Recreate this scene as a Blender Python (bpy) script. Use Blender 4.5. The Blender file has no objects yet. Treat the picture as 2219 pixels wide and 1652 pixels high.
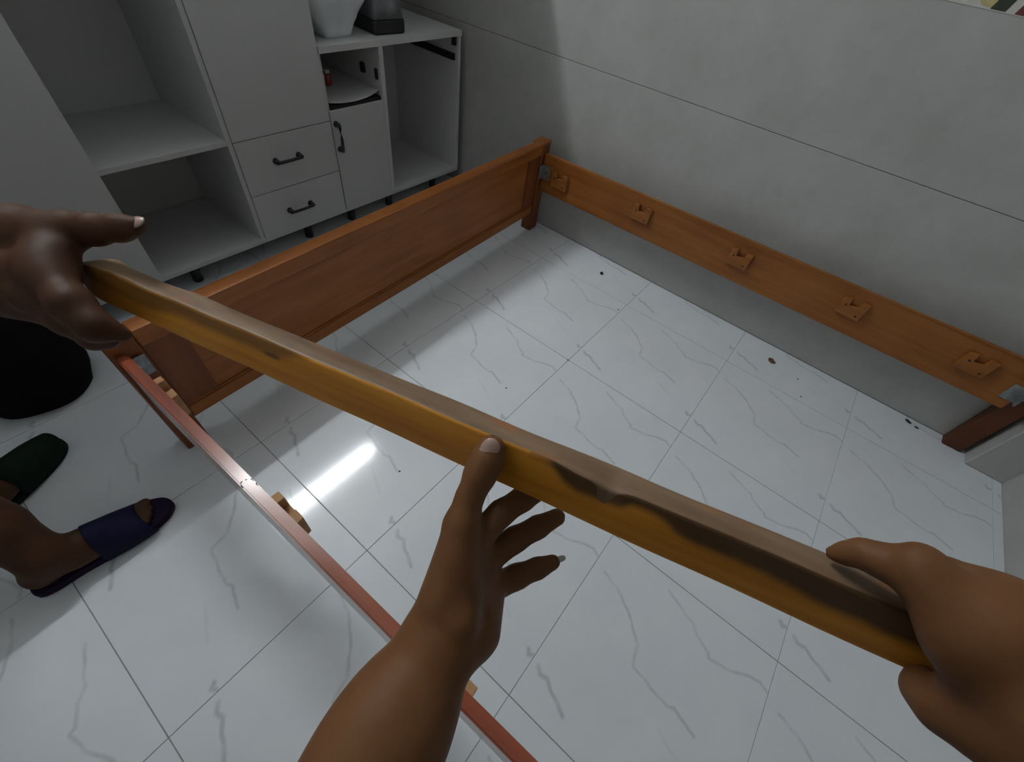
import bpy, bmesh, math, random
import numpy as np
from mathutils import Vector, Matrix
random.seed(7)
SC = bpy.context.scene
COL = SC.collection

# ------------------------------------------------------------------ data: joint positions (metres) and radii
CAM = {"loc":[-2.1514,-0.9363,1.2162],"rot":[[0.622085,0.545053,-0.562073],[-0.773099,0.541137,-0.330891],[0.123806,0.640381,0.758014]],"f":919.1919918111906}
BOARD = {"o":[-2.1202,-0.3856,0.9192],"a":[0.23686,-0.96877,0.07336],"p":[-0.31352,-0.14769,-0.93802],"q":[0.91957,0.19918,-0.33871],"L":0.7773}
H1 = [[[[-2.1236,-0.9001,0.8673,0.0267],[-2.159,-0.9059,0.8623,0.0322],[-2.1862,-0.9109,0.8611,0.0342],[-2.3815,-0.9345,0.8484,0.04]],0.02],[[[-2.3815,-0.9345,0.8484,0.04],[-2.4455,-0.941,1.0488,0.045],[-2.4688,-0.9437,1.1491,0.05]],0.02],[[[-2.1144,-0.8975,0.8727,0.023],[-2.0553,-0.8628,0.9,0.0138]],0.014],[[[-2.1144,-0.8975,0.8727,0.023],[-2.0507,-0.8716,0.8824,0.013]],0.012],[[[-2.1048,-0.9017,0.87,0.0196],[-2.0513,-0.8827,0.8626,0.0127]],0.012],[[[-2.0931,-0.9117,0.8585,0.019],[-2.0555,-0.8975,0.8425,0.0122]],0.014],[[[-2.0942,-0.8864,0.8952,0.0159],[-2.0608,-0.8647,0.9201,0.0127]],0.014],[[[-2.0608,-0.8647,0.9201,0.0127],[-2.0464,-0.8583,0.931,0.0098],[-2.0324,-0.8549,0.9415,0.0115],[-2.0237,-0.8529,0.9475,0.0119],[-2.0164,-0.8508,0.9526,0.0106]],0.004],[[[-2.0536,-0.8637,0.8982,0.0125],[-2.0328,-0.8501,0.9011,0.0084],[-2.0088,-0.8424,0.9038,0.008],[-1.9905,-0.8434,0.9117,0.0069]],0.004],[[[-2.0455,-0.8719,0.8822,0.012],[-2.0215,-0.8734,0.8848,0.0105],[-2.0012,-0.8793,0.8867,0.01],[-1.9765,-0.8898,0.8952,0.0085]],0.004],[[[-2.0467,-0.8859,0.8606,0.0113],[-2.0222,-0.8921,0.8603,0.0105],[-2.0016,-0.9007,0.8626,0.0095],[-1.9856,-0.9087,0.8683,0.0076]],0.004],[[[-2.0523,-0.9025,0.8374,0.0112],[-2.0364,-0.91,0.8354,0.0102],[-2.0197,-0.9197,0.8369,0.0088],[-2.0079,-0.927,0.8398,0.0068]],0.004],[[[-2.1016,-0.9042,0.8938,0.008]],0.012]]
NAIL1 = [{"c":[-2.0215,-0.8525,0.9609],"d":[0.793,0.0447,0.6075],"n":[-0.5713,-0.2916,0.7672],"s":[0.2115,-0.9555,-0.2057],"l":0.008,"w":0.0066},{"c":[-2.0024,-0.9304,0.8424],"d":[0.7625,-0.5623,0.32],"n":[-0.3879,-0.0016,0.9217],"s":[-0.5178,-0.8269,-0.2193],"l":0.0052,"w":0.0026}]
H2 = [[[[-1.9607,-1.162,0.9978,0.026],[-1.9755,-1.1757,1.0046,0.031],[-2.0736,-1.3733,1.0039,0.042]],0.02],[[[-2.0736,-1.3733,1.0039,0.042],[-2.1581,-1.3187,1.1234,0.046],[-2.2449,-1.222,1.1936,0.05]],0.02],[[[-1.9607,-1.162,0.9978,0.026],[-1.9488,-1.1224,1.0016,0.0196],[-1.9366,-1.0907,0.9993,0.0132]],0.014],[[[-1.9607,-1.162,0.9978,0.026],[-1.932,-1.1306,0.9972,0.02],[-1.9155,-1.1146,0.9834,0.0136]],0.014],[[[-1.9607,-1.162,0.9978,0.026],[-1.9136,-1.1563,0.9733,0.017],[-1.8945,-1.1417,0.9635,0.0122]],0.012],[[[-1.9607,-1.162,0.9978,0.026],[-1.9001,-1.1787,0.9537,0.015],[-1.8781,-1.1662,0.9451,0.0117]],0.012],[[[-1.943,-1.0915,0.9996,0.0113],[-1.9569,-1.1145,0.9923,0.012],[-1.9636,-1.1381,0.9877,0.0138]],0.012],[[[-1.9373,-1.087,1.0018,0.0132],[-1.9375,-1.0829,0.9941,0.011],[-1.9373,-1.0756,0.9896,0.0096],[-1.9361,-1.069,0.9854,0.0082],[-1.9375,-1.0645,0.9785,0.0065],[-1.9388,-1.0607,0.9739,0.0046]],0.004],[[[-1.9154,-1.1158,0.9804,0.0123],[-1.9122,-1.1229,0.948,0.0096],[-1.9162,-1.1322,0.9251,0.0088],[-1.9228,-1.1379,0.9204,0.0075]],0.004],[[[-1.8967,-1.1418,0.9618,0.0122],[-1.9018,-1.1462,0.9297,0.0097],[-1.9094,-1.1522,0.9135,0.0086],[-1.9176,-1.1533,0.9148,0.0069]],0.004],[[[-1.8807,-1.1666,0.943,0.0111],[-1.8911,-1.1685,0.9173,0.0087],[-1.8997,-1.1691,0.9081,0.0078],[-1.9082,-1.1678,0.9102,0.0064]],0.004],[[[-1.9678,-1.1637,0.9865,0.02],[-1.9723,-1.1582,0.9711,0.0167],[-1.9713,-1.1517,0.9615,0.016]],0.014],[[[-1.9713,-1.1517,0.9615,0.016],[-1.9695,-1.1422,0.9499,0.0123],[-1.9615,-1.1377,0.9432,0.0102],[-1.9525,-1.1387,0.9389,0.0083]],0.006],[[[-1.9583,-1.1226,0.9852,0.0111],[-1.9602,-1.1432,0.9695,0.0118],[-1.9677,-1.1473,0.9621,0.0123]],0.012]]
H3 = [[[[-2.2267,-0.2387,0.8712,0.027],[-2.345,-0.175,1.01,0.038]],0.02],[[[-2.345,-0.175,1.01,0.038],[-2.3,-0.045,1.21,0.05]],0.02],[[[-2.2267,-0.2387,0.8712,0.027],[-2.1447,-0.4039,0.9232,0.0175]],0.018],[[[-2.2267,-0.2387,0.8712,0.027],[-2.1628,-0.3963,0.8999,0.017]],0.016],[[[-2.2267,-0.2387,0.8712,0.027],[-2.1731,-0.3667,0.8788,0.016]],0.016],[[[-2.2267,-0.2387,0.8712,0.027],[-2.1784,-0.3399,0.8654,0.0146]],0.016],[[[-2.188,-0.274,0.8977,0.024],[-2.1409,-0.3305,0.9237,0.0289]],0.018],[[[-2.1404,-0.33,0.9243,0.0289],[-2.1069,-0.3777,0.9389,0.0174],[-2.0914,-0.4041,0.9468,0.014],[-2.0765,-0.4268,0.9532,0.0116],[-2.0669,-0.443,0.9585,0.0097]],0.01],[[[-2.1278,-0.3701,0.9334,0.0181],[-2.1333,-0.4004,0.9305,0.0158],[-2.1436,-0.4196,0.925,0.0172]],0.016],[[[-2.1439,-0.4113,0.9258,0.0182],[-2.1458,-0.4609,0.9186,0.0151],[-2.1432,-0.4864,0.9068,0.0122],[-2.1308,-0.4994,0.8971,0.0069]],0.012],[[[-2.1612,-0.4062,0.9021,0.0178],[-2.1546,-0.4471,0.897,0.0144],[-2.1494,-0.4731,0.8869,0.0101],[-2.1409,-0.4771,0.8783,0.0063]],0.01],[[[-2.1729,-0.3698,0.8776,0.016],[-2.1543,-0.4125,0.8754,0.0122],[-2.1464,-0.4359,0.8658,0.0094],[-2.1366,-0.4405,0.8605,0.0072]],0.006],[[[-2.1798,-0.3413,0.8639,0.0146],[-2.1636,-0.3743,0.8561,0.0108],[-2.1527,-0.3964,0.8493,0.0089],[-2.1444,-0.4043,0.8467,0.007]],0.006]]
NAIL3 = [{"c":[-2.067,-0.4445,0.9645],"d":[0.6399,-0.7546,0.1451],"n":[-0.3385,-0.1073,0.9348],"s":[-0.6899,-0.6473,-0.3241],"l":0.0112,"w":0.0072}]
CARVE1 = [[[[-2.0481,-0.872,0.9356,0.0022],[-2.0578,-0.8896,0.9128,0.0026],[-2.0692,-0.9052,0.8922,0.0026],[-2.0839,-0.9152,0.8849,0.0019]],0.006],[[[-2.0997,-0.8899,0.9311,0.0155],[-2.1006,-0.8987,0.9253,0.0155]],0.01]]

# ------------------------------------------------------------------ camera, world, exposure
cam_d = bpy.data.cameras.new('camera')
cam_d.sensor_fit = 'HORIZONTAL'
cam_d.sensor_width = 36.0
cam_d.lens = CAM['f'] * 36.0 / 2219.0
cam_d.clip_start = 0.01
cam = bpy.data.objects.new('camera', cam_d)
COL.objects.link(cam)
_m = Matrix([CAM['rot'][i] + [CAM['loc'][i]] for i in range(3)] + [[0, 0, 0, 1]])
cam.matrix_world = _m
SC.camera = cam

world = bpy.data.worlds.new('world')
SC.world = world
world.use_nodes = True
world.node_tree.nodes['Background'].inputs['Color'].default_value = (0.02, 0.021, 0.022, 1)
world.node_tree.nodes['Background'].inputs['Strength'].default_value = 0.3

SC.view_settings.view_transform = 'Standard'
SC.view_settings.look = 'None'
SC.view_settings.exposure = 0.0
SC.view_settings.gamma = 1.0
SC.view_settings.use_curve_mapping = False
SC.cycles.use_denoising = True
SC.cycles.adaptive_threshold = 0.025
SC.cycles.max_bounces = 8
SC.cycles.diffuse_bounces = 5
SC.cycles.glossy_bounces = 5
SC.cycles.sample_clamp_indirect = 4.0
TUBE_STRENGTH = 222.0

# ------------------------------------------------------------------ helpers
def link(o, parent=None):
    COL.objects.link(o)
    if parent is not None:
        o.parent = parent
    return o

def tag(o, label=None, cat=None, group=None, kind=None):
    if label: o['label'] = label
    if cat: o['category'] = cat
    if group: o['group'] = group
    if kind: o['kind'] = kind
    return o

def empty(name, loc=(0, 0, 0), rz=0.0):
    o = bpy.data.objects.new(name, None)
    o.empty_display_size = 0.05
    o.location = loc
    o.rotation_euler = (0, 0, rz)
    return link(o)

def build(name, bm, mat, parent=None, smooth=False, loc=None):
    bmesh.ops.recalc_face_normals(bm, faces=bm.faces)
    me = bpy.data.meshes.new(name)
    bm.to_mesh(me)
    bm.free()
    if smooth:
        me.polygons.foreach_set('use_smooth', [True] * len(me.polygons))
    if mat is not None:
        me.materials.append(mat)
    o = bpy.data.objects.new(name, me)
    if loc is not None:
        o.location = loc
    return link(o, parent)

def box(bm, x0, x1, y0, y1, z0, z1, bev=0.0, seg=1):
    t = bmesh.new()
    vs = [t.verts.new((x, y, z)) for z in (z0, z1) for y in (y0, y1) for x in (x0, x1)]
    for f in ((0, 1, 3, 2), (4, 6, 7, 5), (0, 4, 5, 1), (2, 3, 7, 6), (0, 2, 6, 4), (1, 5, 7, 3)):
        t.faces.new([vs[i] for i in f])
    bmesh.ops.recalc_face_normals(t, faces=t.faces)
    if bev > 0:
        bmesh.ops.bevel(t, geom=list(t.edges), offset=bev, segments=seg, affect='EDGES', profile=0.5)
    merge(bm, t)
    return bm

def merge(bm, t, mat=None):
    me = bpy.data.meshes.new('tmp')
    t.to_mesh(me)
    t.free()
    if mat is not None:
        me.transform(mat)
    bm.from_mesh(me)
    bpy.data.meshes.remove(me)

def nb(*a, **k):
    bm = bmesh.new()
    box(bm, *a, **k)
    return bm

def lathe(bm, prof, seg=20, loc=(0, 0, 0), mat=None, cap=True):
    t = bmesh.new()
    rings = []
    for r, z in prof:
        rings.append([t.verts.new((r * math.cos(2 * math.pi * i / seg), r * math.sin(2 * math.pi * i / seg), z)) for i in range(seg)])
    for a, b in zip(rings, rings[1:]):
        for i in range(seg):
            t.faces.new((a[i], a[(i + 1) % seg], b[(i + 1) % seg], b[i]))
    if cap:
        t.faces.new(rings[0][::-1]); t.faces.new(rings[-1])
    M = Matrix.Translation(loc) @ (mat if mat is not None else Matrix.Identity(4))
    merge(bm, t, M)
    return bm

def sweep(bm, pts, radii, seg=10):
    """tube along points, elliptical radii allowed as (ra, rb)"""
    t = bmesh.new()
    pts = [Vector(p) for p in pts]
    rings = []
    up = Vector((0, 0, 1))
    for i, p in enumerate(pts):
        d = (pts[min(i + 1, len(pts) - 1)] - pts[max(i - 1, 0)]).normalized()
        s = d.cross(up)
        if s.length < 1e-4:
            s = d.cross(Vector((0, 1, 0)))
        s.normalize()
        u = s.cross(d)
        r = radii[i] if isinstance(radii, (list, tuple)) else radii
        ra, rb = r if isinstance(r, (list, tuple)) else (r, r)
        rings.append([t.verts.new(p + s * ra * math.cos(2 * math.pi * k / seg) + u * rb * math.sin(2 * math.pi * k / seg)) for k in range(seg)])
    for a, b in zip(rings, rings[1:]):
        for k in range(seg):
            t.faces.new((a[k], a[(k + 1) % seg], b[(k + 1) % seg], b[k]))
    t.faces.new(rings[0][::-1]); t.faces.new(rings[-1])
    merge(bm, t)
    return bm

# ------------------------------------------------------------------ materials
class NT:
    def __init__(self, name):
        self.m = bpy.data.materials.new(name)
        self.m.use_nodes = True
        self.t = self.m.node_tree
        self.p = self.t.nodes['Principled BSDF']
    def n(self, kind, **kw):
        x = self.t.nodes.new(kind)
        for k, v in kw.items():
            setattr(x, k, v)
        return x
    def l(self, a, b):
        self.t.links.new(a, b)
    def setp(self, **kw):
        for k, v in kw.items():
            self.p.inputs[k.replace('_', ' ')].default_value = v
    def coord(self, scale=(1, 1, 1)):
        tc = self.n('ShaderNodeTexCoord')
        mp = self.n('ShaderNodeMapping')
        mp.inputs['Scale'].default_value = scale
        self.l(tc.outputs['Object'], mp.inputs['Vector'])
        return mp.outputs['Vector']
    def noise(self, vec, scale, detail=3.0, rough=0.55):
        x = self.n('ShaderNodeTexNoise')
        x.inputs['Scale'].default_value = scale
        x.inputs['Detail'].default_value = detail
        x.inputs['Roughness'].default_value = rough
        if vec is not None:
            self.l(vec, x.inputs['Vector'])
        return x.outputs['Fac']
    def ramp(self, fac, stops):
        r = self.n('ShaderNodeValToRGB')
        e = r.color_ramp.elements
        while len(e) < len(stops):
            e.new(0.5)
        for i, (p, c) in enumerate(stops):
            e[i].position = p
            e[i].color = tuple(c) + (1,) if len(c) == 3 else c
        self.l(fac, r.inputs['Fac'])
        return r.outputs['Color']
    def mix(self, fac, a, b):
        x = self.n('ShaderNodeMix', data_type='RGBA')
        for val, sock in ((fac, x.inputs[0]), (a, x.inputs[6]), (b, x.inputs[7])):
            if hasattr(val, 'is_linked'):
                self.l(val, sock)
            elif isinstance(val, (int, float)):
                sock.default_value = val
            else:
                sock.default_value = tuple(val) + (1,)
        return x.outputs[2]
    def math(self, op, a, b=None, clamp=False):
        x = self.n('ShaderNodeMath', operation=op, use_clamp=clamp)
        for val, sock in ((a, x.inputs[0]), (b, x.inputs[1])):
            if val is None: continue
            if hasattr(val, 'is_linked'):
                self.l(val, sock)
            else:
                sock.default_value = val
        return x.outputs[0]
    def bump(self, h, strength=0.1, dist=0.002):
        b = self.n('ShaderNodeBump')
        b.inputs['Strength'].default_value = strength
        b.inputs['Distance'].default_value = dist
        self.l(h, b.inputs['Height'])
        self.l(b.outputs['Normal'], self.p.inputs['Normal'])
    def base(self, c):
        self.l(c, self.p.inputs['Base Color'])

def plain(name, col, rough=0.5, metallic=0.0, var=0.06, scale=30.0, bump=0.0, spec=0.5):
    t = NT(name)
    v = t.coord()
    f = t.noise(v, scale)
    a = tuple(max(0, c * (1 - var)) for c in col)
    b = tuple(min(1, c * (1 + var)) for c in col)
    t.base(t.ramp(f, [(0.3, a), (0.7, b)]))
    t.setp(Roughness=rough, Metallic=metallic, Specular_IOR_Level=spec)
    if bump:
        t.bump(f, bump)
    return t.m

def wood(name, dark, mid, light, axis='x', rough=0.35, grain=1.0, coat=0.0):
    t = NT(name)
    sc = {'x': (2.2, 34, 34), 'y': (34, 2.2, 34), 'z': (34, 34, 2.2)}[axis]
    v = t.coord(tuple(s * grain for s in sc))
    f = t.noise(v, 1.0, 5.0, 0.6)
    f2 = t.noise(t.coord((3, 3, 3)), 1.0, 2.0)
    g = t.math('ADD', t.math('MULTIPLY', f, 0.7), t.math('MULTIPLY', f2, 0.4))
    t.base(t.ramp(g, [(0.36, dark), (0.55, mid), (0.75, light)]))
    t.setp(Roughness=rough, Specular_IOR_Level=0.3)
    if coat:
        t.setp(Coat_Weight=coat, Coat_Roughness=0.17, Coat_IOR=1.6)
    t.bump(f, 0.08, 0.001)
    return t.m

M = {}
M['bed'] = wood('bed_wood', (0.21, 0.064, 0.012), (0.30, 0.096, 0.019), (0.37, 0.13, 0.029), 'x', 0.42)
M['bed_y'] = wood('bed_wood_rail', (0.19, 0.060, 0.011), (0.275, 0.098, 0.020), (0.345, 0.135, 0.032), 'y', 0.40)
M['bed_red'] = wood('bed_wood_reddish', (0.17, 0.033, 0.014), (0.28, 0.06, 0.026), (0.35, 0.09, 0.04), 'y', 0.30, coat=0.9)
M['bed_z'] = wood('bed_wood_post', (0.12, 0.031, 0.008), (0.185, 0.050, 0.013), (0.25, 0.075, 0.02), 'z', 0.45)
M['bed_dark'] = wood('bed_wood_dark_post', (0.06, 0.017, 0.006), (0.095, 0.028, 0.009), (0.13, 0.040, 0.013), 'z', 0.5)
M['raw'] = wood('raw_wood', (0.34, 0.17, 0.07), (0.46, 0.26, 0.12), (0.58, 0.36, 0.19), 'y', 0.6)
M['white'] = plain('white_laminate', (0.60, 0.605, 0.605), 0.45, var=0.02, scale=6)
M['white_edge'] = plain('white_edge', (0.65, 0.655, 0.65), 0.5, var=0.02)
M['black'] = plain('black_plastic', (0.012, 0.012, 0.012), 0.45)
M['black_cloth'] = plain('black_cloth', (0.006, 0.006, 0.007), 0.9, bump=0.2, spec=0.1)
M['zinc'] = plain('galvanised_steel', (0.27, 0.29, 0.30), 0.45, 0.7, var=0.3, scale=60)
M['grout'] = plain('grout', (0.30, 0.30, 0.30), 0.85, var=0.2)
M['ceiling'] = plain('ceiling_paint', (0.74, 0.74, 0.73), 0.8, var=0.02)
M['paint'] = plain('wall_paint', (0.66, 0.66, 0.64), 0.7, var=0.04, scale=3)
M['purple'] = plain('purple_rubber', (0.016, 0.008, 0.030), 0.7, var=0.15, spec=0.12)
M['navy'] = plain('navy_rubber', (0.010, 0.009, 0.034), 0.7, var=0.15, spec=0.12)
M['green'] = plain('dark_green_rubber', (0.006, 0.014, 0.008), 0.7, var=0.15, spec=0.12)
M['shirt_a'] = plain('grey_cotton', (0.10, 0.11, 0.13), 0.9, var=0.15)
M['shirt_b'] = plain('blue_cotton', (0.06, 0.08, 0.13), 0.9, var=0.15)
M['shorts'] = plain('dark_cotton', (0.03, 0.03, 0.035), 0.9, var=0.15)
M['hair'] = plain('black_hair', (0.010, 0.008, 0.007), 0.6, var=0.3)
M['eye'] = plain('eye_white', (0.16, 0.14, 0.125), 0.25)
M['nail'] = plain('fingernail', (0.40, 0.255, 0.215), 0.3, var=0.08)
M['nail_tip'] = plain('pale_fingernail', (0.50, 0.47, 0.42), 0.3, var=0.08)
M['red'] = plain('dull_red_plastic', (0.25, 0.03, 0.015), 0.4)
M['cream'] = plain('cream_plastic', (0.5, 0.46, 0.40), 0.4)
M['bark'] = plain('dark_chip', (0.01, 0.009, 0.008), 0.8, var=0.4)
M['chip'] = plain('brown_chip', (0.16, 0.085, 0.045), 0.7, var=0.3)

def wall_tile_mat():
    t = NT('grey_wall_tile')
    v = t.coord()
    f = t.noise(v, 5.0, 6.0, 0.62)
    f2 = t.noise(v, 28.0, 3.0)
    g = t.math('ADD', t.math('MULTIPLY', f, 0.75), t.math('MULTIPLY', f2, 0.25))
    t.base(t.ramp(g, [(0.3, (0.395, 0.395, 0.375)), (0.55, (0.455, 0.455, 0.44)), (0.75, (0.50, 0.50, 0.49))]))
    t.setp(Roughness=0.55)
    return t.m
M['wall_tile'] = wall_tile_mat()

def skin_mat(name, dark, mid, light):
    t = NT(name)
    v = t.coord()
    f = t.noise(v, 18.0, 4.0, 0.6)
    f2 = t.noise(v, 320.0, 2.0)
    t.base(t.ramp(f, [(0.25, dark), (0.5, mid), (0.8, light)]))
    t.setp(Roughness=0.55, Specular_IOR_Level=0.16)
    h = t.math('ADD', t.math('MULTIPLY', f2, 0.6), f)
    t.bump(h, 0.18, 0.0012)
    return t.m
M['skin_a'] = skin_mat('brown_skin', (0.112, 0.047, 0.018), (0.140, 0.061, 0.024), (0.165, 0.076, 0.033))
M['skin_b'] = skin_mat('dark_brown_skin', (0.052, 0.021, 0.010), (0.066, 0.028, 0.014), (0.082, 0.037, 0.019))

VEINS = [
    [(.22, .07), (.27, .2), (.345, .31), (.41, .365), (.42, .38), (.49, .40), (.52, .41), (.526, .45), (.53, .5), (.547, .56), (.556, .61), (.54, .645), (.575, .76)],
    [(.065, .4), (.1, .485), (.13, .57), (.17, .61), (.205, .69), (.23, .70), (.21, .8), (.165, .89), (.155, .95), (.175, .99)],
    [(.82, .035), (.84, .065), (.83, .105), (.86, .15), (.905, .24)],
    [(.79, .96), (.81, .975), (.80, .99)],
    [(.66, .62), (.70, .72), (.74, .80)],
]
VSTR = [0.8, 0.8, 1.0, 1.0, 0.25]

def floor_tile_mat():
    t = NT('marble_floor_tile')
    tc = t.n('ShaderNodeTexCoord')
    mp = t.n('ShaderNodeMapping')
    mp.inputs['Scale'].default_value = (-2.0, -2.0, 0.0)
    t.l(tc.outputs['Object'], mp.inputs['Vector'])
    nz = t.n('ShaderNodeTexNoise')
    nz.inputs['Scale'].default_value = 9.0
    nz.inputs['Detail'].default_value = 4.0
    t.l(mp.outputs['Vector'], nz.inputs['Vector'])
    sub = t.n('ShaderNodeVectorMath', operation='SUBTRACT')
    t.l(nz.outputs['Color'], sub.inputs[0]); sub.inputs[1].default_value = (0.5, 0.5, 0.5)
    ma = t.n('ShaderNodeVectorMath', operation='MULTIPLY_ADD')
    t.l(sub.outputs[0], ma.inputs[0]); ma.inputs[1].default_value = (0.03, 0.03, 0.0)
    t.l(mp.outputs['Vector'], ma.inputs[2])
    P = ma.outputs[0]
    total = None
    for line, st in zip(VEINS, VSTR):
        dmin = None
        for a, b in zip(line, line[1:]):
            ax, ay = a; bx, by = b
            L2 = (bx - ax) ** 2 + (by - ay) ** 2
            s = t.n('ShaderNodeVectorMath', operation='SUBTRACT')
            t.l(P, s.inputs[0]); s.inputs[1].default_value = (ax, ay, 0)
            d = t.n('ShaderNodeVectorMath', operation='DOT_PRODUCT')
            t.l(s.outputs[0], d.inputs[0]); d.inputs[1].default_value = ((bx - ax) / L2, (by - ay) / L2, 0)
            h = t.math('ADD', d.outputs['Value'], 0.0, clamp=True)
            q = t.n('ShaderNodeVectorMath', operation='SCALE')
            q.inputs[0].default_value = (bx - ax, by - ay, 0); t.l(h, q.inputs['Scale'])
            e = t.n('ShaderNodeVectorMath', operation='DISTANCE')
            t.l(s.outputs[0], e.inputs[0]); t.l(q.outputs[0], e.inputs[1])
            dmin = e.outputs['Value'] if dmin is None else t.math('MINIMUM', dmin, e.outputs['Value'])
        mr = t.n('ShaderNodeMapRange', interpolation_type='SMOOTHSTEP')
        t.l(dmin, mr.inputs['Value'])
        wdt = 0.018 if st > 0.9 else 0.014
        mr.inputs['From Min'].default_value = 0.0; mr.inputs['From Max'].default_value = wdt
        mr.inputs['To Min'].default_value = st; mr.inputs['To Max'].default_value = 0.0
        total = mr.outputs[0] if total is None else t.math('MAXIMUM', total, mr.outputs[0])
    gate = t.ramp(t.noise(mp.outputs['Vector'], 6.0, 3.0), [(0.36, (0.25, 0.25, 0.25)), (0.58, (1, 1, 1))])
    fac = t.math('MULTIPLY', total, gate)
    fac = t.math('MULTIPLY', fac, 0.52)
    cloud = t.ramp(t.noise(mp.outputs['Vector'], 2.6, 4.0), [(0.35, (0.79, 0.833, 0.885)), (0.65, (0.845, 0.88, 0.925))])
    t.base(t.mix(fac, cloud, (0.33, 0.36, 0.37)))
    t.setp(Roughness=0.10, Specular_IOR_Level=0.6)
    wv = t.noise(t.coord((9, 9, 9)), 1.0, 2.0)
    t.bump(wv, 0.06, 0.002)
    return t.m
M['floor_tile'] = floor_tile_mat()

def plank_mat():
    """amber planed face with dark weathered stains and a raw, pale left end (object space: x along the plank)"""
    t = NT('amber_plank_wood')
    tc = t.n('ShaderNodeTexCoord')
    sx = t.n('ShaderNodeSeparateXYZ')
    t.l(tc.outputs['Object'], sx.inputs[0])
    X, Y, Z = sx.outputs[0], sx.outputs[1], sx.outputs[2]
    g = t.noise(t.coord((4, 60, 60)), 1.0, 5.0, 0.6)
    base = t.ramp(g, [(0.32, (0.43, 0.165, 0.016)), (0.55, (0.60, 0.25, 0.027)), (0.78, (0.70, 0.32, 0.045))])
    # top face (y > 0) is greyer: lamp sheen painted into its colour
    n2 = t.noise(t.coord((7, 40, 40)), 1.0, 4.0)
    top = t.ramp(n2, [(0.32, (0.125, 0.075, 0.042)), (0.52, (0.20, 0.125, 0.075)), (0.75, (0.30, 0.21, 0.135))])
    patch = t.ramp(t.noise(t.coord((11, 30, 30)), 1.0, 3.0), [(0.56, (0, 0, 0)), (0.66, (1, 1, 1))])
    top = t.mix(t.math('MULTIPLY', patch, 0.6), top, (0.34, 0.115, 0.03))
    istop = t.math('GREATER_THAN', Y, 0.0015)
    col = t.mix(istop, base, top)
    # pale raw wood at the far left end of the top
    e = t.n('ShaderNodeMapRange'); t.l(X, e.inputs['Value'])
    e.inputs['From Min'].default_value = 0.10; e.inputs['From Max'].default_value = 0.02
    col = t.mix(t.math('MULTIPLY', e.outputs[0], t.math('MULTIPLY', istop, 0.8)), col, (0.52, 0.36, 0.20))
    # dark stain along the ridge: depth varies along x
    wob = t.noise(t.coord((16, 0.1, 0.1)), 1.0, 3.0)
    fc = t.n('ShaderNodeFloatCurve')
    t.l(t.math('DIVIDE', X, BOARD['L']), fc.inputs['Value'])
    cv = fc.mapping.curves[0]
    pts = [(0.0, 0.40), (0.13, 0.55), (0.20, 0.40), (0.34, 0.34), (0.40, 0.02), (0.60, 0.0), (0.66, 0.06), (0.715, 0.46), (0.74, 0.38), (0.755, 0.22), (0.80, 0.46), (0.88, 0.50), (1.0, 0.62)]
    cv.points[0].location = pts[0]; cv.points[-1].location = pts[-1]
    for p in pts[1:-1]:
        cv.points.new(*p)
    fc.mapping.update()
    dep = t.math('MULTIPLY', fc.outputs[0], 0.039)
    dep = t.math('MULTIPLY', dep, t.math('ADD', t.math('MULTIPLY', wob, 0.6), 0.7))
    mr = t.n('ShaderNodeMapRange', interpolation_type='SMOOTHSTEP')
    t.l(t.math('SUBTRACT', Z, dep), mr.inputs['Value'])
    mr.inputs['From Min'].default_value = -0.006; mr.inputs['From Max'].default_value = 0.004
    mr.inputs['To Min'].default_value = 1.0; mr.inputs['To Max'].default_value = 0.0
    some = t.math('GREATER_THAN', dep, 0.0015)
    front = t.math('SUBTRACT', 1.0, istop)
    sfac = t.math('MULTIPLY', t.math('MULTIPLY', mr.outputs[0], some), front)
    stg = t.ramp(t.math('DIVIDE', X, BOARD['L']), [(0.36, (0.62, 0.62, 0.62)), (0.62, (0.9, 0.9, 0.9))])
    sfac = t.math('MULTIPLY', sfac, stg)
    col = t.mix(sfac, col, (0.030, 0.021, 0.016))
    # knot
    kx = t.math('DIVIDE', t.math('SUBTRACT', X, 0.262), 0.013)
    kz = t.math('DIVIDE', t.math('SUBTRACT', Z, 0.0135), 0.0035)
    kd = t.math('SQRT', t.math('ADD', t.math('MULTIPLY', kx, kx), t.math('MULTIPLY', kz, kz)))
    kf = t.n('ShaderNodeMapRange', interpolation_type='SMOOTHSTEP'); t.l(kd, kf.inputs['Value'])
    kf.inputs['From Min'].default_value = 0.3; kf.inputs['From Max'].default_value = 1.1
    kf.inputs['To Min'].default_value = 0.75; kf.inputs['To Max'].default_value = 0.0
    col = t.mix(t.math('MULTIPLY', kf.outputs[0], front), col, (0.07, 0.04, 0.015))
    t.base(col)
    t.setp(Roughness=0.45, Specular_IOR_Level=0.3)
    t.bump(g, 0.12, 0.001)
    return t.m
M['plank'] = plank_mat()

def emit_mat(name, col, s):
    t = NT(name)
    t.setp(Emission_Color=tuple(col) + (1,), Emission_Strength=s)
    t.p.inputs['Base Color'].default_value = (0.8, 0.8, 0.8, 1)
    return t.m
M['tube'] = emit_mat('lit_tube', (0.93, 0.98, 1.0), TUBE_STRENGTH)

def bag_mat():
    t = NT('white_plastic_film')
    v = t.coord()
    f = t.noise(v, 9.0, 4.0)
    t.base(t.ramp(f, [(0.3, (0.78, 0.82, 0.86)), (0.7, (0.90, 0.93, 0.96))]))
    t.setp(Roughness=0.35, Transmission_Weight=0.0)
    t.bump(t.noise(v, 22.0, 3.0), 0.4, 0.006)
    return t.m
M['bag'] = bag_mat()

# ------------------------------------------------------------------ the room
X_R, Y_B, Y_F, X_L, Z_C = -0.235, 1.30, -2.03, -3.35, 3.0

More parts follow.
